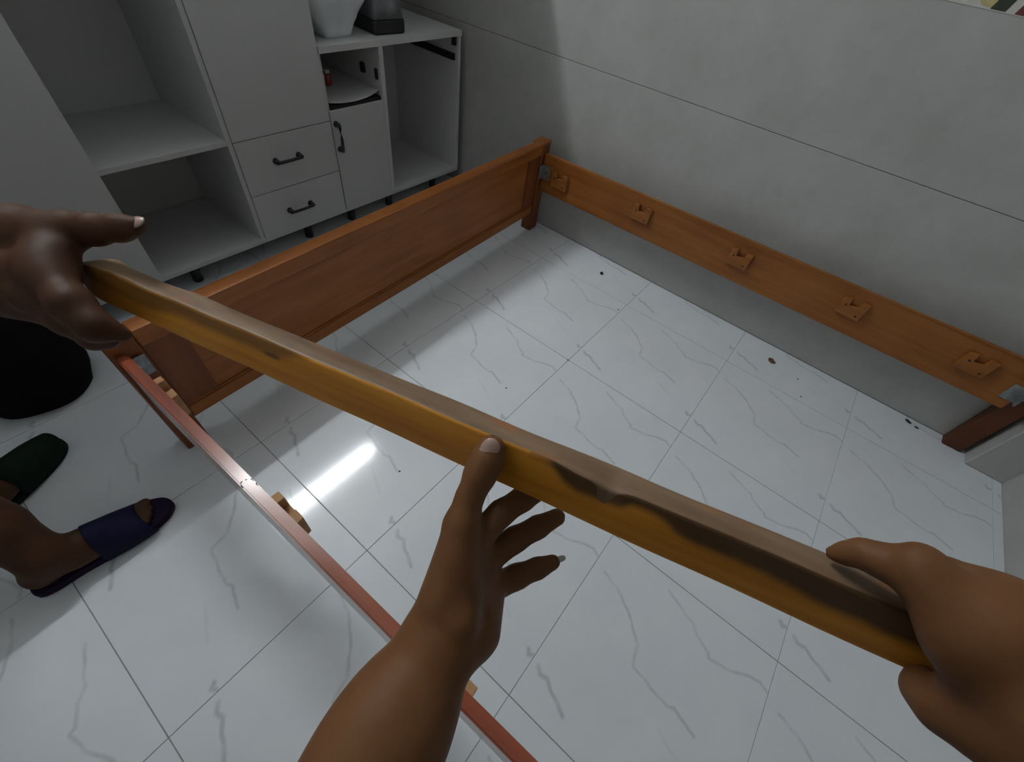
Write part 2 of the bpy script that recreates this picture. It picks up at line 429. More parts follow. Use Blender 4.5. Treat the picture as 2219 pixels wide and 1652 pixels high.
fl = build('floor', nb(X_L - .1, X_R + .1, Y_F - .1, Y_B + .1, -0.08, -0.0018), M['grout'])
tag(fl, kind='structure')
tile_cache = {}
GAP = 0.0011
for i in range(0, 7):
    for j in range(-3, 5):
        hi_x, lo_x = -0.5 * i, max(-0.5 * (i + 1), X_L)
        hi_y, lo_y = min(-0.5 * j, Y_B), max(-0.5 * (j + 1), Y_F)
        hi_x = min(hi_x, X_R)
        if hi_y - lo_y < 0.008 or hi_x - lo_x < 0.008:
            continue
        ox, oy = -0.5 * i, -0.5 * j
        key = tuple(round(v, 4) for v in (lo_x - ox, hi_x - ox, lo_y - oy, hi_y - oy))
        if key not in tile_cache:
            bm = nb(key[0] + GAP, key[1] - GAP, key[2] + GAP * .62, key[3] - GAP * .62, -0.008, 0.0, bev=0.0006)
            me = bpy.data.meshes.new('tile')
            bm.to_mesh(me); bm.free()
            me.materials.append(M['floor_tile'])
            tile_cache[key] = me
        o = bpy.data.objects.new('tile', tile_cache[key])
        o.location = (ox, oy, 0)
        link(o, fl)

ceil = build('ceiling', nb(X_L - .1, X_R + .1, Y_F - .1, Y_B + .1, Z_C, Z_C + .08), M['ceiling'])
tag(ceil, kind='structure')
wr = build('wall_right', nb(X_R + 0.008, X_R + 0.10, Y_F - .1, Y_B + .1, -0.08, Z_C), M['grout'])
tag(wr, kind='structure')
rows = [0.0, 0.752, 1.504, 2.256, Z_C]
for a, b in zip(rows, rows[1:]):
    for y0, y1 in ((Y_F, Y_B),):
        bm = nb(X_R, X_R + 0.0095, y0 + 0.0002, y1 - 0.0002, a + 0.0009, b - 0.0009, bev=0.0008)
        build('wall_tile', bm, M['wall_tile'], wr)
for nm, a in (('wall_back', (X_L - .1, X_R + .1, Y_B, Y_B + .1)), ('wall_front', (X_L - .1, X_R + .1, Y_F - .1, Y_F)), ('wall_left', (X_L - .1, X_L, Y_F - .1, Y_B + .1))):
    w = build(nm, nb(*a, -0.08, Z_C), M['wall_tile'] if nm == 'wall_front' else M['paint'])
    tag(w, kind='structure')
pil = build('trim_1', nb(-0.338, X_R + .002, Y_F - .002, -1.905, 0.0005, Z_C - .001, bev=0.003), M['wall_tile'])
tag(pil, kind='structure')

# ------------------------------------------------------------------ tube lamp on the back wall above the wardrobe
lamp = empty('tube_lamp', (-1.525, Y_B, 2.62))
tag(lamp, 'white tube lamp high on the back wall, mirrored as a bright streak in the floor', 'lamp')
lamp_bm = nb(-0.545, 0.545, -0.035, -0.001, -0.03, 0.03, bev=0.006)
build('fixture', lamp_bm, M['white_edge'], lamp)
for s in (-1, 1):
    build('end_socket', nb(min(s * .525, s * .547), max(s * .525, s * .547), -0.115, -0.03, -0.022, 0.022, bev=0.004), M['white_edge'], lamp)
bm = bmesh.new()
sweep(bm, [(-0.525, -0.095, 0), (0.525, -0.095, 0)], 0.0145, 14)
build('tube', bm, M['tube'], lamp, smooth=False)

# ------------------------------------------------------------------ wardrobe and low cabinet
YF = 0.80; YBK = 1.275; ZB = 0.087
def handle(parent, c, axis, ln=0.108):
    """black bow pull with flared feet; c on the door face, axis 'x' or 'z'"""
    bm = bmesh.new()
    def P(u, out):
        return (c[0] + u, c[1] - out, c[2]) if axis == 'x' else (c[0], c[1] - out, c[2] + u)
    h = ln / 2
    sweep(bm, [P(-h, 0.018), P(-h * .75, 0.024), P(0, 0.026), P(h * .75, 0.024), P(h, 0.018)], [(.0085, .0075), (.0068, .006), (.006, .0055), (.0068, .006), (.0085, .0075)], 10)
    for s in (-1, 1):
        sweep(bm, [P(s * h * .92, -0.001), P(s * h * .92, 0.008), P(s * h * .92, 0.022)], [.0125, .010, .0085], 10)
    return build('handle', bm, M['black'], parent, smooth=True)

wd = empty('wardrobe', (-1.9, 1.04, 0))
tag(wd, 'tall white wardrobe with open shelf compartment and two drawers beside the low cabinet', 'wardrobe')
wl = lambda *a, **k: nb(a[0] + 1.9, a[1] + 1.9, a[2] - 1.04, a[3] - 1.04, a[4], a[5], **k)
ZT = 1.775
T = 0.017
def wpart(name, *a, mat='white', bev=0.0006):
    return build(name, wl(*a, bev=bev), M[mat], wd)
wpart('back_panel', -2.78, -1.052, YBK - .006, YBK, ZB, ZT)
wpart('top_panel', -2.78, -1.052, YF + .001, YBK, ZT, ZT + T)
wpart('bottom_panel', -2.78, -1.052, YF + .002, YBK - .006, ZB, ZB + T)
wpart('side_panel', -2.78, -2.78 + T, YF + .018, YBK - .006, ZB + T, ZT)
wpart('side_panel', -1.052 - T, -1.052, YF + .018, YBK - .006, ZB + T, ZT)
wpart('divider_panel', -1.886, -1.886 + T, YF + .018, YBK - .006, ZB + T, ZT)
wpart('divider_panel', -1.474, -1.474 + T, YF + .004, YBK - .006, ZB + T, ZT)
wpart('shelf', -1.886 + T, -1.474, YF + .006, YBK - .006, 0.478, 0.478 + T)
wpart('shelf', -1.886 + T, -1.474, YF + .006, YBK - .006, 1.25, 1.25 + T)
d = wpart('door', -2.776, -2.322, YF, YF + .016, ZB + .002, ZT + .01)
d = wpart('door', -2.318, -1.866, YF, YF + .016, ZB + .002, ZT + .01)
d = wpart('door', -1.4555, -1.052, YF, YF + .016, 0.4865, ZT + .01)
handle(d, (-1.42 + 1.9, YF - 1.04, 1.05), 'z')
for z0, z1, hz in ((0.2855, 0.4835, 0.392), (0.089, 0.2825, 0.188)):
    d = wpart('drawer', -1.4555, -1.052, YF, YF + .016, z0, z1)
    handle(d, (-1.272 + 1.9, YF - 1.04, hz), 'x')
wpart('unseen_cupboard', -1.0515, -.262, YF + .001, YBK, 1.46, ZT + T)  # unseen cupboard and doors, added so wall and floor shadow edges fall right
for xa, xb in ((-1.0505, -.660), (-.656, -.263)):
    wpart('door', xa, xb, YF - .016, YF, 1.462, ZT + T - .002)
def foot(parent, x, y):
    bm = bmesh.new()
    lathe(bm, [(.024, ZB - .001), (.022, ZB - .012), (.0175, .03), (.019, .008), (.018, 0.0005)], 14, (x, y, 0))
    return build('foot', bm, M['black'], parent, smooth=True)
for x in (-2.6, -1.745, -1.232):
    for y in (0.862, 1.22):
        foot(wd, x + 1.9, y - 1.04)

lc = empty('low_cabinet', (-0.66, 1.04, 0))
tag(lc, 'low white cabinet with open cubby, door and empty compartment against the grey wall', 'cabinet')
def lpart(name, *a, mat='white', bev=0.0006):
    return build(name, nb(a[0] + .66, a[1] + .66, a[2] - 1.04, a[3] - 1.04, a[4], a[5], bev=bev), M[mat], lc)
XR = -0.281; XD0, XD1 = -0.771, -0.750
lpart('back_panel', -1.05, XR, YBK - .006, YBK, ZB, 0.711)
lpart('countertop', -1.05, XR + .003, YF - .004, YBK, 0.711, 0.733, mat='white_edge')
lpart('bottom_panel', -1.05, XR, YF + .002, YBK - .006, ZB, ZB + T)
lpart('side_panel', -1.05, -1.05 + T, YF + .018, YBK - .006, ZB + T, 0.711)
lpart('side_panel', XR - .0155, XR, YF, YBK - .006, ZB + T, 0.711, mat='white_edge')
lpart('divider_panel', XD0, XD1, YF, YBK - .006, ZB + T, 0.711, mat='white_edge')
lpart('shelf', -1.05 + T, XD0, YF + .018, YBK - .006, 0.495, 0.512)
d = lpart('door', -1.047, XD0 - .001, YF, YF + .016, ZB + .002, 0.517)
handle(d, (-1.040 + .66 + .012, YF - 1.04, 0.42), 'z')
# black strip standing in for the gap's shade, and the bowed loose drawer bottom inside the cubby
lpart('gap_shade_strip', -1.05 + T, XD0 - .002, YF + .012, YF + .10, 0.5125, 0.531, mat='black')
bm = bmesh.new()
NX = 14; rows_v = []
for a in range(NX + 1):
    u = a / NX
    x = -1.05 + T + .003 + u * (XD0 - (-1.05 + T) - .006)
    sag = 0.010 * (1 - (2 * u - 0.75) ** 2) if u < 0.875 else 0.010 * (1 - 1.0)
    yf = YF + .004 + 0.014 * (u - .45) ** 2 * 4
    zf = 0.546 - 0.011 * (1 - (2 * u - 1) ** 2) + 0.008 * u
    rows_v.append([(x + .66, yf - 1.04, zf), (x + .66, 1.1 - 1.04, 0.556), (x + .66, 1.26 - 1.04, 0.558)])
top_v = [[bm.verts.new(p) for p in r] for r in rows_v]
bot_v = [[bm.verts.new((p[0], p[1], p[2] - .004)) for p in r] for r in rows_v]
for a in range(NX):
    for b in range(2):
        bm.faces.new((top_v[a][b], top_v[a + 1][b], top_v[a + 1][b + 1], top_v[a][b + 1]))
        bm.faces.new((bot_v[a][b], bot_v[a][b + 1], bot_v[a + 1][b + 1], bot_v[a + 1][b]))
    bm.faces.new((top_v[a][0], bot_v[a][0], bot_v[a + 1][0], top_v[a + 1][0]))
    bm.faces.new((top_v[a][2], top_v[a + 1][2], bot_v[a + 1][2], bot_v[a][2]))
for r, q in ((top_v[0], bot_v[0]), (top_v[NX], bot_v[NX])):
    for b in range(2):
        bm.faces.new((r[b], r[b + 1], q[b + 1], q[b]))
tag(build('drawer_bottom', bm, M['white'], lc), 'loose bowed white drawer bottom')
lpart('drawer_runner', XR - .0275, XR - .0155, YF + .020, YF + .33, 0.612, 0.640, mat='black', bev=.001)
lpart('hinge', XR - .0305, XR - .0155, YF + .012, YF + .034, 0.672, 0.705, mat='black', bev=.002)
lpart('hinge', XD0 - .014, XD0, YF + .10, YF + .122, 0.595, 0.632, mat='black', bev=.002)
lpart('hinge', XD0 - .010, XD0, YF + .018, YF + .032, 0.590, 0.630, mat='black', bev=.002)
for x in (-0.985, -0.743, -0.42):
    for y in (0.868, 1.22):
        foot(lc, x + .66, y - 1.04)

# small jar inside the cubby
jar = empty('jar', (-0.925, 0.965, 0.5555))
tag(jar, 'small dull red jar standing inside the cabinet cubby', 'jar')
bm = bmesh.new(); lathe(bm, [(.017, .0), (.019, .004), (.019, .034), (.013, .040)], 16)
build('body', bm, M['red'], jar, smooth=True)
bm = bmesh.new(); lathe(bm, [(.014, .040), (.0145, .042), (.0145, .052), (.012, .054)], 16)
build('lid', bm, M['cream'], jar, smooth=True)
tub = empty('tub', (-1.000, 0.905, 0.5525))
tag(tub, 'small cream plastic tub at the left side of the cabinet cubby', 'tub')
bm = bmesh.new(); lathe(bm, [(.018, .0), (.0195, .004), (.021, .052)], 16)
build('body', bm, M['cream'], tub, smooth=True)
bm = bmesh.new(); lathe(bm, [(.0225, .0525), (.0225, .060), (.020, .063)], 16)
build('lid', bm, M['white_edge'], tub, smooth=True)

# white plastic bag on the counter
def bag():
    root = empty('plastic_bag', (-0.893, 0.925, 0.7335))
    tag(root, 'crumpled white plastic bag standing on the low cabinet next to the wardrobe', 'bag')
    bm = bmesh.new()
    NU, NV = 40, 22
    rng = random.Random(3)
    ph = [rng.uniform(0, 6.28) for _ in range(8)]
    prof = [(0.0, .068), (.03, .082), (.07, .110), (.12, .140), (.18, .150), (.24, .128), (.29, .085), (.32, .038)]
    def rad(z):
        for (z0, r0), (z1, r1) in zip(prof, prof[1:]):
            if z <= z1:
                k = (z - z0) / (z1 - z0)
                return r0 + (r1 - r0) * (k * k * (3 - 2 * k) * .5 + k * .5)
        return prof[-1][1]
    rings = []
    for a in range(NV + 1):
        z = .32 * a / NV
        ring = []
        for b in range(NU):
            th = 2 * math.pi * b / NU
            r = rad(z)
            w = 1 + .05 * math.sin(3 * th + ph[0] + z * 9) + .035 * math.sin(7 * th + ph[1] - z * 22) + .02 * math.sin(13 * th + ph[2] + z * 30)
            w += (.10 * math.sin(9 * th + ph[3])) * max(0, z - .2) / .12
            sq = 1 / max(abs(math.cos(th)), abs(math.sin(th)))
            sqf = 1 + (sq - 1) * max(0, 1 - z / .07) * .55
            ring.append(bm.verts.new((r * w * sqf * math.cos(th) * 1.02, r * w * sqf * math.sin(th) * .86, z + (.006 * math.sin(5 * th + ph[4]) if a else 0))))
        rings.append(ring)
    for p, q in zip(rings, rings[1:]):
        for b in range(NU):
            bm.faces.new((p[b], p[(b + 1) % NU], q[(b + 1) % NU], q[b]))
    bm.faces.new(rings[0][::-1]); bm.faces.new(rings[-1])
    build('pouch', bm, M['bag'], root, smooth=True)
    for s in (-1, 1):
        hb = bmesh.new()
        sweep(hb, [(s * .02, -.012, .312), (s * .045, -.016, .36), (s * .06, 0, .385), (s * .045, .016, .36), (s * .02, .012, .312)], [(.018, .003)] * 5, 8)
        build('carry_handle', hb, M['bag'], root, smooth=True)
bag()

# black box with a clear-grey lid beside the bag
bx = empty('storage_box', (-0.660, 0.945, 0.7335), math.radians(-5))
tag(bx, 'black box under a grey wrinkled cover, on the low cabinet right of the plastic bag', 'box')
build('base', nb(-.076, .076, -.108, .10, 0, .050, bev=.007), M['black'], bx)
M['film'] = plain('grey_film', (0.16, 0.165, 0.18), 0.3, var=0.35, scale=18)
bm = bmesh.new()
t_ = bmesh.new()
bmesh.ops.create_grid(t_, x_segments=14, y_segments=18, size=1.0)
for v in t_.verts:
    x, y = v.co.x, v.co.y
    e = max(abs(x), abs(y)) ** 14
    v.co = Vector((.000 + x * .073, -.003 + y * .103, .118 - .068 * e + .008 * math.sin(6 * x + 3 * y) * (1 - e) + .005 * math.sin(11 * y - 4 * x) * (1 - e)))
merge(bm, t_)
r_ = bmesh.ops.solidify(bm, geom=list(bm.faces), thickness=0.002)
build('cover', bm, M['film'], bx, smooth=True)
build('cable', sweep(bmesh.new(), [(.080, -.02, .002), (.10, -.03, .003), (.12, .01, .003), (.105, .05, .003), (.088, .07, .012)], .003, 8), M['black'], bx, smooth=True)

# ------------------------------------------------------------------ poster on the right wall
po = empty('poster', (X_R, -1.03, 1.153))
tag(po, 'printed wall poster with green, yellow and red shapes high on the grey wall', 'poster')
M['poster'] = plain('poster_paper', (0.60, 0.59, 0.55), 0.6, var=0.06)
build('sheet', nb(-.0010, -.0002, -.38, .155, -.001, .72), M['poster'], po)
M['p_green'] = plain('print_green', (0.035, 0.045, 0.028), 0.6, var=.3)
M['p_yellow'] = plain('print_yellow', (0.50, 0.42, 0.20), 0.6, var=.2)
M['p_red'] = plain('print_red', (0.13, 0.028, 0.030), 0.6, var=.3)
M['p_white'] = plain('print_white', (0.72, 0.68, 0.63), 0.6)
def patch(poly, mat, k=0):
    bm = bmesh.new()
    vs = [bm.verts.new((-.0013 - .0002 * k, y + 1.03, z - 1.153)) for y, z in poly]
    f = bm.faces.new(vs)
    r = bmesh.ops.extrude_face_region(bm, geom=[f])
    bmesh.ops.translate(bm, vec=(.0004, 0, 0), verts=[v for v in r['geom'] if isinstance(v, bmesh.types.BMVert)])
    build('printed_shape', bm, mat, po)
patch([(-1.008, 1.1545), (-1.042, 1.1545), (-1.050, 1.19), (-1.055, 1.26), (-1.03, 1.26), (-1.016, 1.185)], M['p_green'], 1)
patch([(-.985, 1.158), (-1.012, 1.156), (-1.02, 1.19), (-1.03, 1.28), (-.95, 1.25), (-.965, 1.178)], M['p_yellow'])
patch([(-1.062, 1.154), (-1.13, 1.154), (-1.17, 1.20), (-1.12, 1.26), (-1.075, 1.20)], M['p_red'])
patch([(-.90, 1.158), (-.95, 1.157), (-.955, 1.19), (-.92, 1.22), (-.885, 1.18)], M['p_white'])

# ------------------------------------------------------------------ bed frame (no slats, no headboard)
bed = empty('bed_frame', (-1.2, -0.8, 0))
tag(bed, 'half-assembled orange wooden bed frame with panelled foot end along the grey wall', 'bed')
BO = Vector((1.2, 0.8, 0))
def bpart(name, bm, mat, smooth=False, parent=None, label=None):
    bmesh.ops.translate(bm, vec=BO, verts=bm.verts)
    o = build(name, bm, mat, parent if parent is not None else bed, smooth)
    if label: o['label'] = label
    return o
ANG = math.atan2(.2 - .124, -.346 + 2.09)
FM = Matrix.Translation((-.346, .2, 0)) @ Matrix.Rotation(ANG, 4, 'Z')    # footboard frame: x along, y away from viewer
def fbox(*a, **k):
    bm = nb(*a, **k)
    bmesh.ops.transform(bm, matrix=FM, verts=bm.verts)
    return bm
PL = -1.746          # inner face of the left post
bpart('post', fbox(-.002, .064, -.001, .058, .0005, .438, bev=.003), M['bed_z'])
bpart('post', fbox(PL - .060, PL + .002, -.001, .058, .0005, .438, bev=.003), M['bed_z'])
bpart('top_rail', fbox(PL + .0025, -.0025, -.004, .044, .395, .4445, bev=.004, seg=2), M['bed'])
bpart('bottom_rail', fbox(PL + .0025, -.0025, .006, .040, .098, .142, bev=.003), M['bed'])
bpart('panel', fbox(PL + .0025, -.0025, .014, .032, .1425, .3945), M['bed'])
bpart('moulding', fbox(PL + .0025, -.0025, .0095, .0135, .1435, .150, bev=.001), M['bed'])
bpart('stile', fbox(-.090, -.003, .0085, .0138, .1505, .394, bev=.001), M['bed_z'])
bpart('stile', fbox(PL + .003, PL + .095, .0085, .0138, .1505, .394, bev=.001), M['bed_z'])
bpart('post_cap', fbox(-.004, .066, -.003, .060, .4385, .4455, bev=.002), M['bed'])
bpart('post_cap', fbox(PL - .062, PL - .001, -.003, .060, .4385, .4455, bev=.002), M['bed'])

def hexa(q):
    """solid from 8 corner points: bottom ring then top ring"""
    bm = bmesh.new()
    v = [bm.verts.new(p) for p in q]
    for f in ((3, 2, 1, 0), (4, 5, 6, 7), (0, 1, 5, 4), (1, 2, 6, 5), (2, 3, 7, 6), (3, 0, 4, 7)):
        bm.faces.new([v[i] for i in f])
    bmesh.ops.recalc_face_normals(bm, faces=bm.faces)
    return bm
def beam(a, b, w, z0a, z1a, z0b, z1b, bev=.003, cuts=0):
    """upright plank from plan point a to b (inner edge), w thick to the +x side"""
    bm = hexa([(a[0], a[1], z0a), (a[0] + w, a[1], z0a), (b[0] + w, b[1], z0b), (b[0], b[1], z0b),
               (a[0], a[1], z1a), (a[0] + w, a[1], z1a), (b[0] + w, b[1], z1b), (b[0], b[1], z1b)])
    bmesh.ops.bevel(bm, geom=list(bm.edges), offset=bev, segments=2, affect='EDGES')
    return bm
# rail along the grey wall
rr = bpart('side_rail', beam((-.326, .196), (-.318, -1.815), .026, .222, .398, .246, .428), M['bed_y'], label='orange side rail against the grey wall')
# near rail
rl = bpart('side_rail', beam((-2.1435, .120), (-2.089, -1.62), .0235, .222, .398, .230, .405), M['bed_red'], label='reddish side rail with chipped glossy top edge')

def slat_block(x, y, z, s, mat, h=.072, wd_=.088, pr=.024):
    """U-shaped slat holder; s = direction it sticks out in x"""
    bm = bmesh.new()
    prof = [(-wd_ / 2, 0), (wd_ / 2, 0), (wd_ / 2, h * .92), (wd_ * .22, h), (wd_ * .17, h * .60), (-wd_ * .16, h * .66), (-wd_ * .2, h), (-wd_ / 2, h)]
    A = [bm.verts.new((x, y + a, z + b)) for a, b in prof]
    B = [bm.verts.new((x + s * pr, y + a * .97, z + .004 + b * .97)) for a, b in prof]
    n = len(prof)
    bm.faces.new(A); bm.faces.new(B[::-1])
    for i in range(n):
        bm.faces.new((A[i], A[(i + 1) % n], B[(i + 1) % n], B[i]))
    bmesh.ops.recalc_face_normals(bm, faces=bm.faces)
    bmesh.ops.bevel(bm, geom=list(bm.edges), offset=.0012, segments=1, affect='EDGES')
    return bm
for k, (y, z) in enumerate(((.085, .272), (-.356, .299), (-.811, .301), (-1.246, .312), (-1.65, .315))):
    x = -.326 + .008 * (.196 - y) / 2.0
    bpart('slat_block', slat_block(x - .0003, y, z, -1, M['bed_y'], pr=.016), M['bed_y'], parent=rr)
    for sy, sz in ((.026, .045), (-.026, .018)):
        bm = bmesh.new(); lathe(bm, [(.0035, 0), (.0035, .0012), (.002, .0016)], 10, (x - .0162, y + sy, z + sz), Matrix.Rotation(math.radians(-90), 4, 'Y'))
        bpart('screw', bm, M['bark'], parent=rr)
for y in (-.006, -.452, -.893, -1.345):
    x = -2.1435 + .0545 * (.12 - y) / 1.74 + .0235
    bpart('slat_block', slat_block(x + .0003, y, .300, 1, M['raw'], pr=.017), M['raw'], parent=rl)
for px_, py_, rz_, ln_ in ((-2.1228, -.3637, .4, .0050), (-2.1062, -.3708, -.6, .0042), (-2.1058, -.3865, .9, .0036), (-2.1265, -.3704, 1.5, .0040), (-2.1141, -.3646, .2, .0030)):
    zt_ = .398 + .007 * (.12 - py_) / 1.74
    nick = nb(-ln_ / 2, ln_ / 2, -.0009, .0009, -.0004, .0004)
    bmesh.ops.transform(nick, matrix=Matrix.Translation((px_, py_, zt_)) @ Matrix.Rotation(rz_, 4, 'Z'), verts=nick.verts)
    bpart('paint_chip', nick, M['bark'], parent=rl)
# corner post at the missing head end and the steel brackets
cp = hexa([(-.288, -1.890, .0005), (-.240, -1.890, .0005), (-.240, -1.826, .0005), (-.290, -1.822, .0005),
           (-.3005, -1.884, .47), (-.240, -1.884, .47), (-.240, -1.8215, .47), (-.300, -1.8175, .47)])
bmesh.ops.bevel(cp, geom=list(cp.edges), offset=.003, segments=1, affect='EDGES')
bpart('post', cp, M['bed_dark'], label='dark corner post at the missing head end')
bpart('post', nb(-2.118, -2.058, -1.685, -1.623, .0005, .45, bev=.003), M['bed_dark'])
def bracket(x, y, z, s, sy):
    bm = bmesh.new()
    box(bm, min(x, x + s * .003), max(x, x + s * .003), min(y, y + sy * .045), max(y, y + sy * .045), z, z + .062, bev=.0008)
    box(bm, min(x, x + s * .026), max(x, x + s * .026), min(y, y + sy * .003), max(y, y + sy * .003), z, z + .062, bev=.0008)
    for dz in (.014, .046):
        lathe(bm, [(.0055, 0), (.005, .002), (.003, .0028)], 10, (x + s * .0031, y + sy * .026, z + dz), Matrix.Rotation(math.radians(90 * s), 4, 'Y'))
    return bpart('corner_bracket', bm, M['zinc'], label='grey steel corner bracket')
bracket(-.3265, .1965, .285, -1, -1)
bracket(-.3185, -1.817, .285, -1, 1)
bracket(-2.1195, .118, .318, 1, -1)

# ------------------------------------------------------------------ held plank
pl = empty('wooden_plank', BOARD['o'])
tag(pl, 'long amber wooden plank with dark stains, held up across the bed frame by three hands', 'plank')
a_, p_, q_ = (Vector(BOARD[k]) for k in 'apq')
pl.matrix_world = Matrix([[a_[i], q_[i], p_[i], BOARD['o'][i]] for i in range(3)] + [[0, 0, 0, 1]])
W_, T_, L_ = .039, .025, BOARD['L']
def plank():
    bm = bmesh.new()
    NS = 150
    # cross-section points (q across the top, p down the front), rounded corners
    sec = []
    rad = .0032
    for cx, cz, a0 in ((rad, rad, 180), (T_ - rad, rad, 270), (T_ - rad, W_ - rad, 0), (rad, W_ - rad, 90)):
        for k in range(4):
            an = math.radians(a0 + 30 * k)
            sec.append((cx + rad * math.cos(an), cz + rad * math.sin(an)))
    rng = random.Random(11)
    rings = []
    for i in range(NS + 1):
        x = L_ * i / NS
        u = i / NS
        ring = []
        # wane on the far top edge towards the left end, worn ridge notch around 0.72
        end = max(0.0, 1 - u / .045)
        for (q, p) in sec:
            far = q / T_
            dq = .0003 * math.sin(x * 60 + p * 300) * (far > .5)
            dq += (.0035 * math.sin(x * 38 + 1.0) * max(0, .32 - u) / .32 + .0010 * math.sin(x * 95) * max(0, .34 - u) / .34) * (far > .6) * (p < .01)
            dp = .0004 * math.sin(x * 45 + q * 200)
            if p < .012 and q < .012:
                n_ = math.exp(-((u - .725) / .012) ** 2) * .0042 + math.exp(-((u - .70) / .02) ** 2) * .0018
                dp += n_; dq += n_ * .5
                if u < .3:
                    dp += .0016 * math.sin(x * 70) * (1 - u / .3)
            cq, cp_ = T_ / 2, W_ / 2
            sh = 1 - .35 * end ** 2
            ring.append(bm.verts.new((x, cq + (q + dq - cq) * sh, cp_ + ((p + dp) * (.955 + .135 * u) - cp_) * sh)))
        rings.append(ring)
    n = len(sec)
    for r, s in zip(rings, rings[1:]):
        for k in range(n):
            bm.faces.new((r[k], r[(k + 1) % n], s[(k + 1) % n], s[k]))
    bm.faces.new(rings[0]); bm.faces.new(rings[-1])
    return bm
build('timber', plank(), M['plank'], pl, smooth=True)

# ------------------------------------------------------------------ organic shapes: signed distance field + surface nets
def rcone(P, a, b, ra, rb):
    a = np.asarray(a, np.float32); b = np.asarray(b, np.float32)
    ba = b - a
    L2 = float(ba @ ba)
    if L2 < 1e-10:
        return np.sqrt(((P - a) ** 2).sum(-1)) - max(ra, rb)
    pa = P - a
    h = np.clip((pa @ ba) / L2, 0, 1)
    d = pa - h[..., None] * ba
    return np.sqrt((d * d).sum(-1)) - (ra + (rb - ra) * h)

def surface_nets(F, org, h):
    nx, ny, nz = F.shape
    S = F < 0
    cells = np.zeros((nx - 1, ny - 1, nz - 1), np.int8)
    for dx in (0, 1):
        for dy in (0, 1):
            for dz in (0, 1):
                cells += S[dx:nx - 1 + dx, dy:ny - 1 + dy, dz:nz - 1 + dz]
    act = (cells > 0) & (cells < 8)
    idx = np.full(act.shape, -1, np.int64)
    I = np.argwhere(act)
    idx[act] = np.arange(len(I))
    acc = np.zeros((len(I), 3)); cnt = np.zeros(len(I))
    cor = [(x, y, z) for x in (0, 1) for y in (0, 1) for z in (0, 1)]
    for a in cor:
        for ax in range(3):
            if a[ax] == 1: continue
            b = list(a); b[ax] = 1
            fa = F[I[:, 0] + a[0], I[:, 1] + a[1], I[:, 2] + a[2]]
            fb = F[I[:, 0] + b[0], I[:, 1] + b[1], I[:, 2] + b[2]]
            m = (fa < 0) != (fb < 0)
            t = fa[m] / (fa[m] - fb[m])
            p = np.tile(np.array(a, float), (m.sum(), 1)); p[:, ax] += t
            acc[m] += p; cnt[m] += 1
    V = (I + acc / cnt[:, None]) * h + org
    quads = []
    for ax in range(3):
        o1, o2 = [k for k in range(3) if k != ax]
        sl0 = [slice(1, -1)] * 3; sl1 = [slice(1, -1)] * 3
        sl0[ax] = slice(0, F.shape[ax] - 1); sl1[ax] = slice(1, F.shape[ax])
        A = S[tuple(sl0)]; B = S[tuple(sl1)]
        E = np.argwhere(A != B)
        if not len(E): continue
        flip = A[A != B]
        base = E.copy()
        base[:, o1] += 1; base[:, o2] += 1
        def cell(d1, d2):
            q = base.copy(); q[:, o1] += d1; q[:, o2] += d2
            return idx[q[:, 0], q[:, 1], q[:, 2]]
        c00, c10, c11, c01 = cell(-1, -1), cell(0, -1), cell(0, 0), cell(-1, 0)
        Q = np.stack([c00, c10, c11, c01], 1)
        if ax == 1: flip = ~flip
        Q[~flip] = Q[~flip][:, ::-1]
        quads.append(Q)
    Q = np.concatenate(quads)
    return V, Q[(Q >= 0).all(1)]

def sdf_mesh(chains, h, extra=None, carve=None, smooth=2):
    """chains: list of ([ [x,y,z,r], ... ], blend)"""
    allp = np.array([p for c, k in chains for p in c])
    lo = (allp[:, :3] - allp[:, 3:4]).min(0) - 4 * h - .006
    hi = (allp[:, :3] + allp[:, 3:4]).max(0) + 4 * h + .006
    n = np.ceil((hi - lo) / h).astype(int) + 1
    F = np.full(n, 0.08, np.float32)
    def apply(a, b, k, op):
        l = np.minimum(a[:3], b[:3]) - max(a[3], b[3]) - k * 1.5 - 3 * h
        u = np.maximum(a[:3], b[:3]) + max(a[3], b[3]) + k * 1.5 + 3 * h
        i0 = np.maximum(((l - lo) / h).astype(int), 0); i1 = np.minimum(((u - lo) / h).astype(int) + 2, n)
        if (i1 <= i0).any(): return
        ax = [lo[d] + h * np.arange(i0[d], i1[d]) for d in range(3)]
        P = np.stack(np.meshgrid(*ax, indexing='ij'), -1).astype(np.float32)
        D_ = rcone(P, a[:3], b[:3], a[3], b[3])
        sl = tuple(slice(i0[d], i1[d]) for d in range(3))
        f = F[sl]
        if op == 'add':
            hh = np.clip(.5 + .5 * (f - D_) / k, 0, 1)
            F[sl] = f * (1 - hh) + D_ * hh - k * hh * (1 - hh)
        else:
            hh = np.clip(.5 - .5 * (f + D_) / k, 0, 1)
            F[sl] = f * (1 - hh) - D_ * hh + k * hh * (1 - hh)
    for c, k in chains:
        c = [np.array(p, float) for p in c]
        if len(c) == 1:
            apply(c[0], c[0], k, 'add')
        for a, b in zip(c, c[1:]):
            apply(a, b, k, 'add')
    for c, k in (carve or []):
        c = [np.array(p, float) for p in c]
        for a, b in zip(c, c[1:]):
            apply(a, b, k, 'sub')
    V, Q = surface_nets(F, lo, h)
    # Laplacian smoothing
    E = np.concatenate([Q[:, [0, 1]], Q[:, [1, 2]], Q[:, [2, 3]], Q[:, [3, 0]]])
    for _ in range(smooth):
        acc = np.zeros_like(V); cnt = np.zeros(len(V))
        for a, b in ((0, 1), (1, 0)):
            np.add.at(acc, E[:, a], V[E[:, b]]); np.add.at(cnt, E[:, a], 1)
        V = V * .5 + .5 * acc / np.maximum(cnt, 1)[:, None]
    return V, Q

